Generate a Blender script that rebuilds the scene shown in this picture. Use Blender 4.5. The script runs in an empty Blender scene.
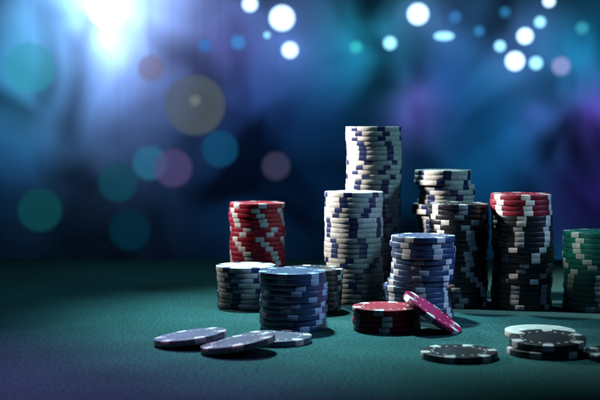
import bpy, bmesh, math, random
from mathutils import Vector, Matrix, Quaternion
R = math.radians
random.seed(11)
scene = bpy.context.scene
COL = scene.collection

# ------------------------------------------------------------------ camera
F = 1260.0                       # focal length in pixels of a 600 px wide frame
CH = 0.115                       # camera height above the felt (metres)
PITCH = math.atan(70.0 / F)
cam_d = bpy.data.cameras.new('camera')
cam = bpy.data.objects.new('camera', cam_d); COL.objects.link(cam)
cam.location = (0, 0, CH)
cam.rotation_euler = (math.pi / 2 - PITCH, 0, 0)
cam_d.sensor_width = 36; cam_d.lens = 36 * F / 600
cam_d.clip_start = 0.02; cam_d.clip_end = 60
cam_d.dof.use_dof = True; cam_d.dof.focus_distance = 0.755
cam_d.dof.aperture_fstop = 13; cam_d.dof.aperture_blades = 8
scene.camera = cam

def ray(px, py):
    x = (px - 300) / F; v = (200 - py) / F
    c, s = math.cos(PITCH), math.sin(PITCH)
    return Vector((x, c + v * s, -s + v * c))
def ground(px, py, z=0.0):
    d = ray(px, py); t = (z - CH) / d.z
    return Vector((d.x * t, d.y * t, z))
def at_depth(px, py, Y):
    d = ray(px, py); t = Y / d.y
    return Vector((d.x * t, Y, CH + d.z * t))

# ------------------------------------------------------------------ helpers
def link(name, bm, mats, parent=None, angle=32):
    me = bpy.data.meshes.new(name)
    bmesh.ops.recalc_face_normals(bm, faces=bm.faces[:])
    bm.to_mesh(me); bm.free()
    for m in (mats if isinstance(mats, (list, tuple)) else [mats]): me.materials.append(m)
    for p in me.polygons: p.use_smooth = True
    me.set_sharp_from_angle(angle=R(angle))
    o = bpy.data.objects.new(name, me); COL.objects.link(o)
    if parent: o.parent = parent
    return o
def tag(o, label=None, cat=None, group=None, kind=None):
    if label: o['label'] = label
    if cat: o['category'] = cat
    if group: o['group'] = group
    if kind: o['kind'] = kind
    return o
def empty(name, loc=(0, 0, 0)):
    o = bpy.data.objects.new(name, None); COL.objects.link(o)
    o.location = loc; o.empty_display_size = 0.01
    return o
def copy_tree(o, parent=None):
    c = o.copy(); COL.objects.link(c); c.parent = parent
    for ch in list(o.children): copy_tree(ch, c)
    return c
def lathe(bm, prof, n=48, a0=0.0, a1=2 * math.pi, cz=(0, 0, 0), axis='Z'):
    full = abs(a1 - a0 - 2 * math.pi) < 1e-6
    cols = []
    for i in range(n if full else n + 1):
        a = a0 + (a1 - a0) * i / n
        col = []
        for r, z in prof:
            p = (r * math.cos(a), r * math.sin(a), z)
            if axis == 'Y': p = (p[0], p[2], p[1])
            col.append(bm.verts.new((p[0] + cz[0], p[1] + cz[1], p[2] + cz[2])))
        cols.append(col)
    m = len(cols)
    for i in range(n):
        A = cols[i]; B = cols[(i + 1) % m]
        for j in range(len(prof) - 1):
            bm.faces.new((A[j], B[j], B[j + 1], A[j + 1]))
    return cols
def box(bm, x0, x1, y0, y1, z0, z1):
    v = [bm.verts.new(p) for p in ((x0,y0,z0),(x1,y0,z0),(x1,y1,z0),(x0,y1,z0),(x0,y0,z1),(x1,y0,z1),(x1,y1,z1),(x0,y1,z1))]
    for f in ((0,3,2,1),(4,5,6,7),(0,1,5,4),(1,2,6,5),(2,3,7,6),(3,0,4,7)):
        bm.faces.new([v[i] for i in f])

# ------------------------------------------------------------------ materials
def new_mat(name):
    m = bpy.data.materials.new(name); m.use_nodes = True
    nt = m.node_tree; b = nt.nodes['Principled BSDF']
    return m, nt, b
def clay(name, col, rough=0.38, spec=0.5, var=0.30):
    """moulded clay composite: slight per-chip tone, mottling, scuffed gloss"""
    m, nt, b = new_mat(name); N = nt.nodes; L = nt.links
    oi = N.new('ShaderNodeObjectInfo')
    tc = N.new('ShaderNodeTexCoord')
    nz = N.new('ShaderNodeTexNoise'); nz.inputs['Scale'].default_value = 260; nz.inputs['Detail'].default_value = 5
    off = N.new('ShaderNodeVectorMath'); off.operation = 'ADD'
    L.new(tc.outputs['Object'], off.inputs[0]); L.new(oi.outputs['Random'], off.inputs[1])
    L.new(off.outputs[0], nz.inputs['Vector'])
    mr = N.new('ShaderNodeMapRange'); mr.inputs['From Min'].default_value = 0.3; mr.inputs['From Max'].default_value = 0.7
    mr.inputs['To Min'].default_value = 1 - var; mr.inputs['To Max'].default_value = 1 + var * 0.4
    L.new(nz.outputs['Fac'], mr.inputs['Value'])
    mr2 = N.new('ShaderNodeMapRange'); mr2.inputs['To Min'].default_value = 0.86; mr2.inputs['To Max'].default_value = 1.06
    L.new(oi.outputs['Random'], mr2.inputs['Value'])
    mu = N.new('ShaderNodeMath'); mu.operation = 'MULTIPLY'
    L.new(mr.outputs[0], mu.inputs[0]); L.new(mr2.outputs[0], mu.inputs[1])
    vm = N.new('ShaderNodeVectorMath'); vm.operation = 'SCALE'; vm.inputs[0].default_value = col
    L.new(mu.outputs[0], vm.inputs['Scale']); L.new(vm.outputs[0], b.inputs['Base Color'])
    nr = N.new('ShaderNodeTexNoise'); nr.inputs['Scale'].default_value = 700; nr.inputs['Detail'].default_value = 3
    L.new(off.outputs[0], nr.inputs['Vector'])
    rr = N.new('ShaderNodeMapRange'); rr.inputs['To Min'].default_value = rough - 0.1; rr.inputs['To Max'].default_value = rough + 0.14
    L.new(nr.outputs['Fac'], rr.inputs['Value']); L.new(rr.outputs[0], b.inputs['Roughness'])
    b.inputs['Specular IOR Level'].default_value = spec
    bp = N.new('ShaderNodeBump'); bp.inputs['Strength'].default_value = 0.12; bp.inputs['Distance'].default_value = 0.0002
    L.new(nr.outputs['Fac'], bp.inputs['Height']); L.new(bp.outputs[0], b.inputs['Normal'])
    return m
def plain(name, col, rough=0.5, metal=0.0):
    m, nt, b = new_mat(name); N = nt.nodes; L = nt.links
    nz = N.new('ShaderNodeTexNoise'); nz.inputs['Scale'].default_value = 60; nz.inputs['Detail'].default_value = 4
    rr = N.new('ShaderNodeMapRange'); rr.inputs['To Min'].default_value = rough - 0.08; rr.inputs['To Max'].default_value = rough + 0.12
    L.new(nz.outputs['Fac'], rr.inputs['Value']); L.new(rr.outputs[0], b.inputs['Roughness'])
    b.inputs['Base Color'].default_value = (*col, 1); b.inputs['Metallic'].default_value = metal
    return m
def glow(name, col, strength):
    m, nt, b = new_mat(name); b.inputs['Base Color'].default_value = (0.02, 0.02, 0.02, 1)
    b.inputs['Emission Color'].default_value = (*col, 1); b.inputs['Emission Strength'].default_value = strength
    return m
def lamp_flare_glow(name, col, strength, mix):
    """see-through tinted glow for faint lamps and flare discs"""
    m = bpy.data.materials.new(name); m.use_nodes = True; nt = m.node_tree; nt.nodes.clear(); N = nt.nodes
    out = N.new('ShaderNodeOutputMaterial'); tr = N.new('ShaderNodeBsdfTransparent'); em = N.new('ShaderNodeEmission')
    em.inputs['Color'].default_value = (*col, 1); em.inputs['Strength'].default_value = strength
    mx = N.new('ShaderNodeMixShader'); mx.inputs[0].default_value = mix * 0.75
    nt.links.new(tr.outputs[0], mx.inputs[1]); nt.links.new(em.outputs[0], mx.inputs[2]); nt.links.new(mx.outputs[0], out.inputs[0])
    return m

CREAM = clay('cream_clay', (0.78, 0.75, 0.68), 0.42)
WHITE = clay('white_clay', (0.82, 0.80, 0.76), 0.40)
NAVY = clay('navy_clay', (0.012, 0.028, 0.13), 0.36)
BLUE = clay('blue_clay', (0.032, 0.066, 0.165), 0.34, 0.7)
PALE = clay('pale_blue_clay', (0.45, 0.62, 0.78), 0.40)
RED = clay('red_clay', (0.38, 0.003, 0.025), 0.42, 0.3)
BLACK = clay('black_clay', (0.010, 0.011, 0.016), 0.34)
GREEN = clay('green_clay', (0.012, 0.20, 0.15), 0.36)
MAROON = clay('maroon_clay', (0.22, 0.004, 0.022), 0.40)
PURPLE = clay('purple_clay', (0.36, 0.008, 0.085), 0.36)
SLATE = clay('slate_blue_clay', (0.105, 0.105, 0.17), 0.34, 0.8)
INLAY = {}

# ------------------------------------------------------------------ the chip
RAD, TH = 0.0195, 0.00335
H = TH / 2 - 0.00003
NS = 6; SP = R(17)
def chip_body_mesh():
    bm = bmesh.new()
    side = [(0.01922, H), (0.01940, H - 0.00008), (0.01950, H - 0.00028), (0.01950, -H + 0.00028), (0.01940, -H + 0.00008), (0.01922, -H)]
    inner_t = [(0.0, H - 0.00010), (0.0118, H - 0.00010), (0.0121, H), (0.0150, H)]
    inner_b = [(0.0150, -H), (0.0121, -H), (0.0118, -H + 0.0001), (0.0, -H + 0.0001)]
    pitch = 2 * math.pi / NS
    for k in range(NS):
        a = k * pitch
        lathe(bm, inner_t, 4, a - SP / 2, a + SP / 2)
        lathe(bm, [(0.0150, H), (0.0150, -H)], 4, a - SP / 2, a + SP / 2)
        lathe(bm, inner_b, 4, a - SP / 2, a + SP / 2)
        lathe(bm, inner_t + side + inner_b, 9, a + SP / 2, a + pitch - SP / 2)
    bmesh.ops.remove_doubles(bm, verts=bm.verts[:], dist=1e-6)
    return bm
def insert_mesh():
    bm = bmesh.new(); e = 0.00002
    pr = [(0.0150, H + e), (0.01922, H + e), (0.01942, H - 0.00006), (0.01952, H - 0.00028), (0.01952, -H + 0.00028), (0.01942, -H + 0.00006), (0.01922, -H), (0.0150, -H)]
    cols = lathe(bm, pr, 4, -SP / 2 - 0.002, SP / 2 + 0.002)
    bm.faces.new(cols[0]); bm.faces.new(cols[-1][::-1])
    return bm
def ring_mesh():
    """twelve little printed diamonds round the inlay, raised like foil"""
    bm = bmesh.new()
    for k in range(18):
        a = 2 * math.pi * k / 18 + 0.05
        c = Vector((math.cos(a), math.sin(a), 0)); t = Vector((-c.y, c.x, 0))
        o = c * 0.01355
        w, l = (0.00085, 0.00085) if k % 3 else (0.00055, 0.0017)
        top = [bm.verts.new(o + c * w * sx + t * l * sy + Vector((0, 0, H + 0.00005))) for sx, sy in ((1, 0), (0, 1), (-1, 0), (0, -1))]
        bot = [bm.verts.new(v.co - Vector((0, 0, 0.00008))) for v in top]
        bm.faces.new(top)
        for i in range(4): bm.faces.new((top[i], bot[i], bot[(i + 1) % 4], top[(i + 1) % 4]))
    return bm
def inlay_mesh():
    bm = bmesh.new()
    cols = lathe(bm, [(0.0, H - 0.00006), (0.0112, H - 0.00006), (0.0114, H - 0.00009)], 48)
    bmesh.ops.remove_doubles(bm, verts=bm.verts[:], dist=1e-7)
    return bm

PROTO = {}
def chip(kind, body_mat, spot_mat, face=False):
    key = (kind, face)
    if key not in PROTO:
        r = link('poker_chip', chip_body_mesh(), body_mat)
        for k in range(NS):
            i = link('edge_spot', insert_mesh(), spot_mat, r) if k == 0 else None
            if i is None:
                i = first.copy(); COL.objects.link(i); i.parent = r
            else: first = i
            i.rotation_euler = (0, 0, 2 * math.pi * k / NS)
        if face:
            link('rim_marks', ring_mesh(), spot_mat, r)
            link('centre_inlay', inlay_mesh(), INLAY.get(kind, body_mat), r)
        PROTO[key] = r; r['fresh'] = 1
        return r
    src = PROTO[key]
    return copy_tree(src)
INLAY['cream'] = clay('cream_inlay', (0.82, 0.78, 0.66), 0.45)
KIND = {
    'cream': (CREAM, NAVY), 'blue': (BLUE, PALE), 'red': (RED, WHITE), 'black': (BLACK, WHITE),
    'maroon': (MAROON, WHITE), 'green': (GREEN, WHITE), 'purple': (PURPLE, WHITE), 'slate': (SLATE, WHITE), 'bluew': (BLUE, WHITE), 'ivory': (CREAM, WHITE),
}
ORD = ['', 'top', 'second', 'third', 'fourth', 'fifth', 'sixth', 'seventh', 'eighth', 'ninth', 'tenth', 'eleventh', 'twelfth',
       'thirteenth', 'fourteenth', 'fifteenth', 'sixteenth', 'seventeenth', 'eighteenth', 'nineteenth', 'twentieth']
def ordinal(i, n):
    if i == 1: return 'topmost'
    if i == n: return 'bottom one'
    if i <= 20: return ORD[i] + ' from the top'
    return ORD[n - i + 1] + ' from the bottom'

def stack(px, base, n, kind, desc, where, jit=0.0007, seed=1, shifts={}, cap=None):
    rnd = random.Random(seed)
    g = ground(px, base)
    x = y = 0.0; a = rnd.uniform(0, 60)
    for i in range(n):                      # i counts from the table up
        k = rnd.random()
        if k < 0.30: a += rnd.uniform(-30, 30)
        elif k < 0.55: a += rnd.uniform(-2.5, 2.5)
        else: a += rnd.uniform(5, 13) * rnd.choice((1, -1))
        x = 0.72 * x + rnd.uniform(-jit, jit); y = 0.72 * y + rnd.uniform(-jit, jit)
        top = i == n - 1
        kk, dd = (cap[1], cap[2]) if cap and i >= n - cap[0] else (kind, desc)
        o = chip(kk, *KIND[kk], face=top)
        dx, dy = shifts.get(n - i, (0, 0))
        o.location = (g.x + x + dx, g.y + y + dy, 0.00015 + TH * (i + 0.5))
        o.rotation_euler = (R(rnd.uniform(-.25, .25)) if top else 0, R(rnd.uniform(-.25, .25)) if top else 0, R(a))
        tag(o, '%s, %s %s' % (dd, ordinal(n - i, n), where), 'poker chip', 'chips ' + where.replace('of the', 'in the'))

stack(256.5, 292, 19, 'red', 'red poker chip', 'of the red stack at the back left', 0.0006, 3)
stack(247.5, 306, 8, 'cream', 'cream poker chip', 'of the short cream stack', 0.0005, 4)
stack(293, 328, 10, 'blue', 'blue poker chip', 'of the front left blue stack', 0.0008, 5)
stack(311.5, 310, 8, 'black', 'poker chip coloured black for shade', 'of the low stack behind the front blue one', 0.0005, 6)
stack(353.5, 301, 22, 'cream', 'cream poker chip', 'of the second tallest cream stack', 0.0004, 27)
stack(372.5, 292, 35, 'cream', 'cream poker chip', 'of the tallest stack', 0.0004, 18)
stack(420.5, 316.5, 15, 'bluew', 'blue poker chip', 'of the blue stack behind the leaning chip', 0.0010, 9,
      shifts={10: (-.0022, 0), 11: (-.0018, 0), 9: (-.001, 0), 12: (-.001, 0)})
stack(445.5, 294.5, 26, 'cream', 'cream poker chip', 'of the cream stack behind the black', 0.0007, 12,
      shifts={1: (-.001, 0), 2: (-.0012, 0), 3: (-.0016, 0), 4: (.0008, 0), 5: (.0008, 0), 6: (.001, 0), 7: (.001, 0), 8: (-.0028, 0), 9: (-.0028, 0)})
stack(457.5, 305, 20, 'black', 'poker chip coloured black for shade', 'of the tall shaded stack', 0.0007, 13)
stack(522, 307, 22, 'black', 'poker chip coloured black for shade', 'of the red-topped shaded stack', 0.0009, 14, cap=(4, 'maroon', 'dark red poker chip'))  # lower chips: shade of a red stack put into black chip colour
stack(593.5, 309, 15, 'green', 'green poker chip', 'of the green stack', 0.0006, 15)
stack(387, 329, 4, 'red', 'crimson poker chip', 'of the short red stack', 0.0006, 16)

def loose(px, py, z, kind, label, rot=0, tilt=0, az=0, dz=0.0):
    """flat chip whose centre lies over the felt under pixel (px, py); tilt about a horizontal axis at azimuth az"""
    g = ground(px, py, z)
    o = chip(kind, *KIND[kind], face=True)
    q = Quaternion((math.cos(R(az)), math.sin(R(az)), 0), R(tilt)) @ Quaternion((0, 0, 1), R(rot))
    o.rotation_mode = 'QUATERNION'; o.rotation_quaternion = q
    o.location = (g.x, g.y, z + dz)
    tag(o, label, 'poker chip', 'loose chips lying on the felt')
    return o
HT = TH / 2 + 0.00015
def tz(t): return math.sin(R(abs(t))) * RAD + math.cos(R(t)) * TH / 2 + 0.0001
# left trio
loose(276, 338.5, HT, 'slate', 'grey-blue poker chip lying flat on the felt, rightmost of the left loose trio', 12)
loose(238, 343.3, tz(9.5), 'slate', 'grey-blue poker chip between two others, middle of the left loose trio', 33, 9.5, -98)
loose(190.5, 337.3, tz(7.4), 'slate', 'grey-blue tilted poker chip, leftmost chip on the felt', 51, 7.4, -97)
# right group
loose(459, 354, HT, 'black', 'black poker chip lying alone flat on the felt right of the leaning chip', 8)
loose(540, 334.2 - 1.5, HT, 'ivory', 'cream poker chip lying flat on the felt under the edge of a black one', 40)
o = loose(624, 354.7, HT, 'black', 'black poker chip cut off by the right edge of the photo', 25)
o = loose(549, 350, HT, 'black', 'black poker chip lying flat under another black one at the right', 5)
o.location = (0.1262, 0.6435, HT)
o = loose(549.5, 343.0, 0.004, 'black', 'black poker chip tilted on top of another black one at the right', 20, 3.6, -8)
o.location = (0.1277, 0.6450, 0.0036 + tz(3.6))
# leaning purple chip
o = chip('purple', *KIND['purple'], face=True)
P = at_depth(432.5, 313.5, ground(440, 331).y)
o.rotation_mode = 'QUATERNION'
o.rotation_quaternion = Quaternion((0, 1, 0), R(34)) @ Quaternion((1, 0, 0), R(6)) @ Quaternion((0, 0, 1), R(20))
o.location = P
tag(o, 'purplish red poker chip leaning against the four-chip red stack', 'poker chip', 'loose chips lying on the felt')
for r in PROTO.values():
    if 'fresh' in r: del r['fresh']
for ob in list(bpy.data.objects):
    if 'fresh' in ob: del ob['fresh']

# ------------------------------------------------------------------ table
felt, nt, b = new_mat('felt'); N = nt.nodes; L = nt.links
tc = N.new('ShaderNodeTexCoord')
n1 = N.new('ShaderNodeTexNoise'); n1.inputs['Scale'].default_value = 1500; n1.inputs['Detail'].default_value = 6; n1.inputs['Roughness'].default_value = 0.7
n2 = N.new('ShaderNodeTexNoise'); n2.inputs['Scale'].default_value = 22; n2.inputs['Detail'].default_value = 4
n3 = N.new('ShaderNodeTexNoise'); n3.inputs['Scale'].default_value = 560; n3.inputs['Detail'].default_value = 2
for n in (n1, n2, n3): L.new(tc.outputs['Object'], n.inputs['Vector'])
cr = N.new('ShaderNodeValToRGB')
cr.color_ramp.elements[0].position = 0.43; cr.color_ramp.elements[0].color = (0.009, 0.028, 0.032, 1)
cr.color_ramp.elements[1].position = 0.585; cr.color_ramp.elements[1].color = (0.030, 0.160, 0.148, 1)
mx = N.new('ShaderNodeMath'); mx.operation = 'MULTIPLY_ADD'; mx.inputs[1].default_value = 0.35
L.new(n3.outputs['Fac'], mx.inputs[0])
ad = N.new('ShaderNodeMath'); ad.operation = 'MULTIPLY'; ad.inputs[1].default_value = 0.65
L.new(n1.outputs['Fac'], ad.inputs[0]); L.new(ad.outputs[0], mx.inputs[2]); L.new(mx.outputs[0], cr.inputs[0])
sc2 = N.new('ShaderNodeMapRange'); sc2.inputs['From Min'].default_value = 0.3; sc2.inputs['From Max'].default_value = 0.7; sc2.inputs['To Min'].default_value = 0.78; sc2.inputs['To Max'].default_value = 1.12
L.new(n2.outputs['Fac'], sc2.inputs['Value'])
vm = N.new('ShaderNodeVectorMath'); vm.operation = 'SCALE'; L.new(cr.outputs[0], vm.inputs[0]); L.new(sc2.outputs[0], vm.inputs['Scale'])
L.new(vm.outputs[0], b.inputs['Base Color'])
b.inputs['Roughness'].default_value = 0.95; b.inputs['Specular IOR Level'].default_value = 0.1
b.inputs['Sheen Weight'].default_value = 0.04; b.inputs['Sheen Roughness'].default_value = 0.5; b.inputs['Sheen Tint'].default_value = (0.4, 0.8, 0.8, 1)
bp = N.new('ShaderNodeBump'); bp.inputs['Strength'].default_value = 0.5; bp.inputs['Distance'].default_value = 0.0006
L.new(mx.outputs[0], bp.inputs['Height']); L.new(bp.outputs[0], b.inputs['Normal'])

YB = 1.13
table = empty('card_table', (0, 0.2, -0.75))
tag(table, 'green felt covered card table carrying all the poker chips', 'table')
bm = bmesh.new(); x0, x1, y0, y1 = -1.15, 1.15, -0.75, YB
# felt slab with a rounded far edge
prof = [(y0, -0.03), (y0, -0.004), (y0 + 0.004, 0.0), (y1 - 0.012, 0.0), (y1 - 0.006, -0.0015), (y1 - 0.002, -0.006), (y1, -0.012), (y1, -0.03)]
va = [bm.verts.new((x0, p[0], p[1])) for p in prof]; vb = [bm.verts.new((x1, p[0], p[1])) for p in prof]
for i in range(len(prof) - 1): bm.faces.new((va[i], vb[i], vb[i + 1], va[i + 1]))
bm.faces.new((va[-1], vb[-1], vb[0], va[0])); bm.faces.new(va); bm.faces.new(vb[::-1])
bmesh.ops.translate(bm, verts=bm.verts[:], vec=(0, -0.2, 0.75))
link('felt_surface', bm, felt, table)
WOOD = plain('dark_wood', (0.03, 0.014, 0.008), 0.4)
bm = bmesh.new(); box(bm, x0 + .03, x1 - .03, y0 + .03 - .2, y1 - .03 - .2, 0.62, 0.7195); link('apron', bm, WOOD, table)
for sx in (x0 + .1, x1 - .1):
    for sy in (y0 + .1 - .2, y1 - .1 - .2):
        bm = bmesh.new(); lathe(bm, [(0, 0), (0.022, 0), (0.034, 0.615), (0, 0.615)], 20, cz=(sx, sy, 0)); link('leg', bm, WOOD, table)

# ------------------------------------------------------------------ room behind
WY = 3.0
wm, nt, b = new_mat('painted_wall'); N = nt.nodes; L = nt.links
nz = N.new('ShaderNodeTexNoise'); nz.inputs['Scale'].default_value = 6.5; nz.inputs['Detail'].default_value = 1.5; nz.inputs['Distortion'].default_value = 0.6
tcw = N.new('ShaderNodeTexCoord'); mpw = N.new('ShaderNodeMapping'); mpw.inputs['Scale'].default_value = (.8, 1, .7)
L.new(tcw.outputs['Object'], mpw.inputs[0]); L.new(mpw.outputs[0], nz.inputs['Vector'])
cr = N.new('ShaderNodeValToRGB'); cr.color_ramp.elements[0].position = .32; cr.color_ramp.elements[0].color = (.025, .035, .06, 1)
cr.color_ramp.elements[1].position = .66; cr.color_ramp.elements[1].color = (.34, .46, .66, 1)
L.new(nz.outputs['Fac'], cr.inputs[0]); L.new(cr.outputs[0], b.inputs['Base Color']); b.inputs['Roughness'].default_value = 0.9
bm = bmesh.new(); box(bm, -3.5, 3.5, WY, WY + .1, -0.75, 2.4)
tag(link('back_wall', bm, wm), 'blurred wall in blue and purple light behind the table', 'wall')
fm = plain('floor', (0.03, 0.03, 0.04), 0.5)
bm = bmesh.new(); box(bm, -3.5, 3.5, -1.5, WY, -0.80, -0.7501)
tag(link('floor', bm, fm), kind='structure')

def spot(name, loc, target, energy, col, angle, blend=1.0, radius=0.02):
    l = bpy.data.lights.new(name, 'SPOT'); l.energy = energy; l.color = col; l.spot_size = R(angle); l.spot_blend = blend
    l.shadow_soft_size = radius
    o = bpy.data.objects.new(name, l); COL.objects.link(o); o.location = loc
    o.rotation_euler = (Vector(target) - Vector(loc)).to_track_quat('-Z', 'Y').to_euler()
    return o
# coloured pools of light on the wall from added lamps: pixel centre, distance from the wall, power, colour
POOLS = [
    (110, 12, .12, 2.6, (.60, .70, 1.0)), (112, 20, .18, .34, (.30, .42, 1.0)), (50, 22, .13, .75, (.12, .70, .95)), (28, 68, .10, .18, (.0, .80, .95)), (-20, 140, .14, .06, (.0, .40, 1.0)),
    (165, 48, .11, .09, (.50, .28, 1.0)), (100, 78, .10, .10, (.20, .30, 1.0)), (222, 8, .12, .04, (.45, .08, .7)), (255, 100, .16, .09, (.0, .16, 1.0)),
    (375, 42, .10, .20, (.0, .75, .72)), (335, 80, .14, .07, (.0, .30, .95)), (285, 30, .10, .06, (.16, .15, 1.0)),
    (413, 118, .05, .028, (.50, .25, 1.0)), (418, 95, .035, .018, (.60, .30, 1.0)), (440, 80, .10, .05, (.05, .15, 1.0)),
    (515, 105, .15, .22, (.0, .48, 1.0)), (572, 55, .10, .14, (.0, .66, .90)), (500, 60, .08, .06, (.02, .60, 1.0)),
    (536, 112, .035, .010, (.5, .2, 1.0)), (596, 115, .07, .07, (.50, .06, 1.0)), (590, 190, .10, .05, (.28, .07, 1.0)),
    (465, 175, .15, .06, (.0, .46, .9)), (205, 140, .13, .035, (.0, .38, .95)), (240, 215, .10, .010, (.0, .34, .9)), (572, 275, .06, .03, (.0, .60, .8)), (420, 230, .12, .015, (.0, .48, .8)), (310, 165, .14, .035, (.0, .42, .95)),
    (30, 150, .06, .012, (.0, .45, .9)), (225, 45, .06, .02, (.45, .12, .9)),
]
for bx, by in ((250, 4), (282, 18), (290, 50), (418, 14), (390, 43), (444, 36), (500, 46), (525, 36), (515, 61), (536, 63), (541, 22)):
    POOLS.append((bx, by, .035, .012, (.25, .35, 1.0)))  # added pools imitate the halo round each bright lamp
for px, py, h, e, c in POOLS:
    p = at_depth(px, py, WY)
    spot('added_wall_glow', (p.x, WY - h, p.z), (p.x, WY, p.z), e * 1.9, c, 165, 0.6, 0.03)

# hanging bulbs: bright bokeh ; things out of focus behind the table
CORD = plain('cord', (0.01, 0.01, 0.012), 0.6)
BRASS = plain('dark_metal', (0.05, 0.05, 0.06), 0.4, 0.8)
def bulb(px, py, r_px, Y, mat, name, label, cat, group, inner=None, squash=1.0):
    c = at_depth(px, py, Y); r = r_px / F * Y
    t = empty(name, (c.x, c.y, c.z + r * 1.25))
    bm = bmesh.new(); bmesh.ops.create_uvsphere(bm, u_segments=40, v_segments=24, radius=r)
    bmesh.ops.scale(bm, verts=bm.verts[:], vec=(squash, 1, 1 / squash if squash > 1 else 1))
    bmesh.ops.translate(bm, verts=bm.verts[:], vec=(0, 0, -r * 1.25)); link('glow_globe', bm, mat, t)
    bm = bmesh.new(); q = .0045 if cat == 'lamp' else .0016
    lathe(bm, [(0, -r * .26), (q, -r * .26), (q * .8, -r * .2), (q * .3, -r * .14), (0, -r * .14)], 20); link('cap', bm, BRASS, t)
    bm = bmesh.new(); lathe(bm, [(0, -r * .15), (.0002, -r * .15), (.0002, 1.6), (0, 1.6)], 8); link('cord', bm, CORD, t)
    if inner:
        bm = bmesh.new(); bmesh.ops.create_uvsphere(bm, u_segments=20, v_segments=12, radius=r * inner[0])
        bmesh.ops.translate(bm, verts=bm.verts[:], vec=(0, 0, -r * 1.1)); link('bulb', bm, inner[1], t)
    tag(t, label, cat, group)
    return t
WB = glow('white_bulb', (.50, .75, 1.0), 2.6)
WB2 = glow('soft_white_bulb', (.30, .75, 1.0), 1.9)
BB = glow('faint_blue_bulb', (.05, .35, 1.0), .7)
LB = [
    (250, 4, 7, WB, 'bright white round lamp cut by the top edge above the red stack'),
    (282, 18, 12, WB, 'largest bright white round lamp left of the tallest stack'),
    (290, 50, 7.5, WB, 'bright white round lamp below the largest one'),
    (418, 14, 10, WB, 'bright white round lamp top centre right of the tallest stack'),
    (390, 43, 6, WB2, 'soft white round lamp just above right of the tallest stack'),
    (500, 46, 5, WB2, 'small soft white lamp, left of the right-hand lamp cluster'),
    (525, 36, 7.5, WB, 'white lamp at the upper middle of the right-hand lamp cluster'),
    (515, 61, 9, WB, 'largest white lamp of the right-hand lamp cluster'),
    (536, 63, 6, WB2, 'soft white lamp at the lower right of the right-hand cluster'),
    (540, 22, 5, WB2, 'small soft white lamp at the top of the right-hand cluster'),
    (549, 1, 5.5, WB, 'white lamp cut by the top edge above the right-hand cluster'),
    (267, 35, 2.5, WB2, 'tiny white lamp left of the two bright lamps'),
]
for i, (px, py, r, m, lab) in enumerate(LB):
    bulb(px, py, r, 2.90 + 0.01 * (i % 4), m, 'hanging_lamp', lab, 'lamp', 'bright round lamps behind the table')
bulb(444, 36, 6, 2.90, WB2, 'hanging_lamp', 'wide oval soft white lamp right of the top centre lamp', 'lamp', 'bright round lamps behind the table', squash=1.6)
FB = [
    (205, 45, 6, (.03, .20, .60), 'faint blue round lamp upper left of the bright pair'), (238, 42, 7, (.05, .30, .75), 'faint blue lamp just left of the tiny white one'),
    (356, 47, 6, (.05, .65, .70), 'faint teal lamp left of the soft white one'), (455, 17, 6, (.05, .22, .60), 'faint blue lamp right of the top centre lamp'),
    (479, 31, 5, (.05, .30, .65), 'faint blue lamp between the oval lamp and the right-hand cluster'), (561, 66, 9, (.35, .40, .80), 'large faint lavender lamp right of the right-hand cluster'),
    (582, 28, 6, (.05, .45, .60), 'faint cyan lamp near the upper right corner'), (505, 12, 5, (.03, .25, .55), 'faint blue lamp at the top, above the right-hand cluster'),
]
for i, (px, py, r, c, lab) in enumerate(FB):
    bulb(px, py, r, 2.7 + 0.02 * i, lamp_flare_glow('lamp_flare_tint', c, 1.0, .55), 'hanging_lamp', lab, 'lamp', 'faint coloured lamps behind the table')
DG = [  # lens flare discs imitated by added glowing globes
    (195, 105, 30, (.22, .28, .30), .45, .5, 'large smoky grey flare disc globe with a small dot, upper left of the red stack'),
    (151, 68, 13, (.40, .30, .42), .5, .45, 'small pinkish flare disc globe above the large smoky one'),
    (40, 210, 21.5, (.01, .17, .20), .5, .6, 'teal flare disc globe farthest left, just above the table edge'),
    (118, 182, 19.5, (.01, .16, .25), .55, .5, 'dim blue flare disc globe left of the bright blue globe'),
    (150, 163, 17, (.05, .35, .62), .5, .5, 'brighter blue flare disc globe beside the mauve globe'),
    (173, 168, 19, (.22, .16, .48), .5, .5, 'mauve flare disc globe overlapping the brighter blue globe'),
    (130, 230, 20.5, (.0, .07, .13), .5, .5, 'darkest teal flare disc globe low above the table edge'),
    (220, 149, 18, (.01, .17, .38), .5, .5, 'dim blue flare disc globe right above the red stack'),
    (276, 166, 14, (.12, .12, .26), .5, .45, 'dim brownish flare disc globe right of the red stack'),
    (30, 68, 25, (.05, .62, .75), .55, .4, 'large cyan flare disc globe at the far upper left'),
]
for i, (px, py, r, c, s, mxf, lab) in enumerate(DG):
    g = lamp_flare_glow('lamp_flare_tint', c, s * (0.75 if i in (2, 3, 5, 6) else 0.95), mxf)
    bulb(px, py, r, 2.1 + 0.06 * ((i * 3) % 7), g, 'flare_globe', lab, 'globe lamp', 'dim flare disc globes behind the table',  # these globe lamps stand in for lens flare discs
         inner=(0.18, glow('flare_dot', (.35, .40, .42), .5)) if i == 0 else None)
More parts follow.
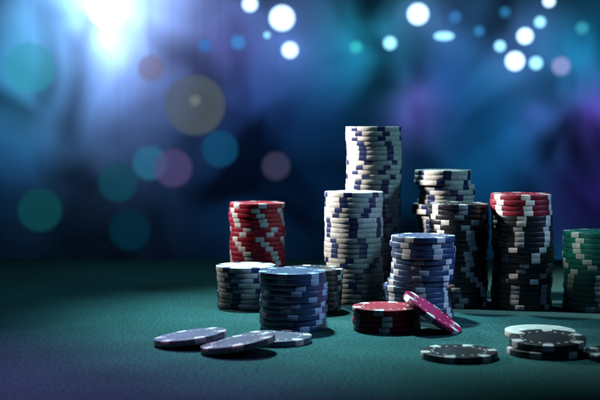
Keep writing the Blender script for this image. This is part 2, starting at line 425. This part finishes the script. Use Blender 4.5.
# big floodlight, upper left
p = at_depth(108, 8, 2.75)
fl = empty('flood_light', (p.x, p.y, p.z)); tag(fl, 'glaring white floodlight at the upper left', 'floodlight')
bm = bmesh.new(); lathe(bm, [(0, -.012), (.02, -.010), (.036, -.004), (.042, .0)], 40, axis='Y'); link('lens', bm, glow('flood_lens', (.50, .72, 1), 4), fl)
bm = bmesh.new(); lathe(bm, [(.0405, .001), (.041, .001), (.038, .03), (.02, .07), (0, .07)], 40, axis='Y'); link('housing', bm, BRASS, fl)

# ------------------------------------------------------------------ lamps on the chips
spot('key_lamp', (-0.74, 1.02, 0.46), (0.10, 0.88, 0.125), 140, (1.0, .96, .93), 21, 1.0, 0.05)
spot('teal_lamp', (0.78, 0.70, 0.72), (0.08, 0.87, 0.09), 66, (.30, .74, .95), 14, 1.0, 0.20)
spot('blue_lamp', (0.62, 0.68, 0.30), (0.05, 0.75, 0.03), 8, (.34, .46, 1.0), 20, 1.0, 0.05)
spot('rim_lamp', (-0.46, 1.22, 0.30), (0.05, 0.77, 0.04), 24, (.85, .92, 1.0), 16, 1.0, 0.03)
spot('back_lamp', (-0.14, 1.28, 1.00), (0.01, 0.75, 0.0), 140, (.54, .93, 1.0), 18, 1.0, 0.05)
spot('purple_lamp', (-0.20, 0.64, 1.0), (-0.14, 0.55, 0.0), 44, (1.0, .34, 1.0), 22, 1.0, 0.06)
spot('added_side_spot', (-0.16, 0.44, 0.42), (0.180, 0.81, 0.044), 8, (.75, 1.0, .95), 5.5, 1.0, 0.01)  # added narrow spot that brightens the upper left of the green stack
spot('added_fill', (0.55, 0.10, 0.62), (0.08, 0.85, 0.05), 2.6, (.20, .45, 1.0), 26, 1.0, 0.2)  # added soft fill that lifts the shaded stacks from the front right

w = bpy.data.worlds.new('World'); scene.world = w; w.use_nodes = True
w.node_tree.nodes['Background'].inputs[0].default_value = (.04, .20, .32, 1)
w.node_tree.nodes['Background'].inputs[1].default_value = 0.035
scene.view_settings.view_transform = 'Standard'; scene.view_settings.look = 'None'
scene.view_settings.exposure = 0; scene.view_settings.gamma = 1
scene.cycles.diffuse_bounces = 0
scene.cycles.max_bounces = 8
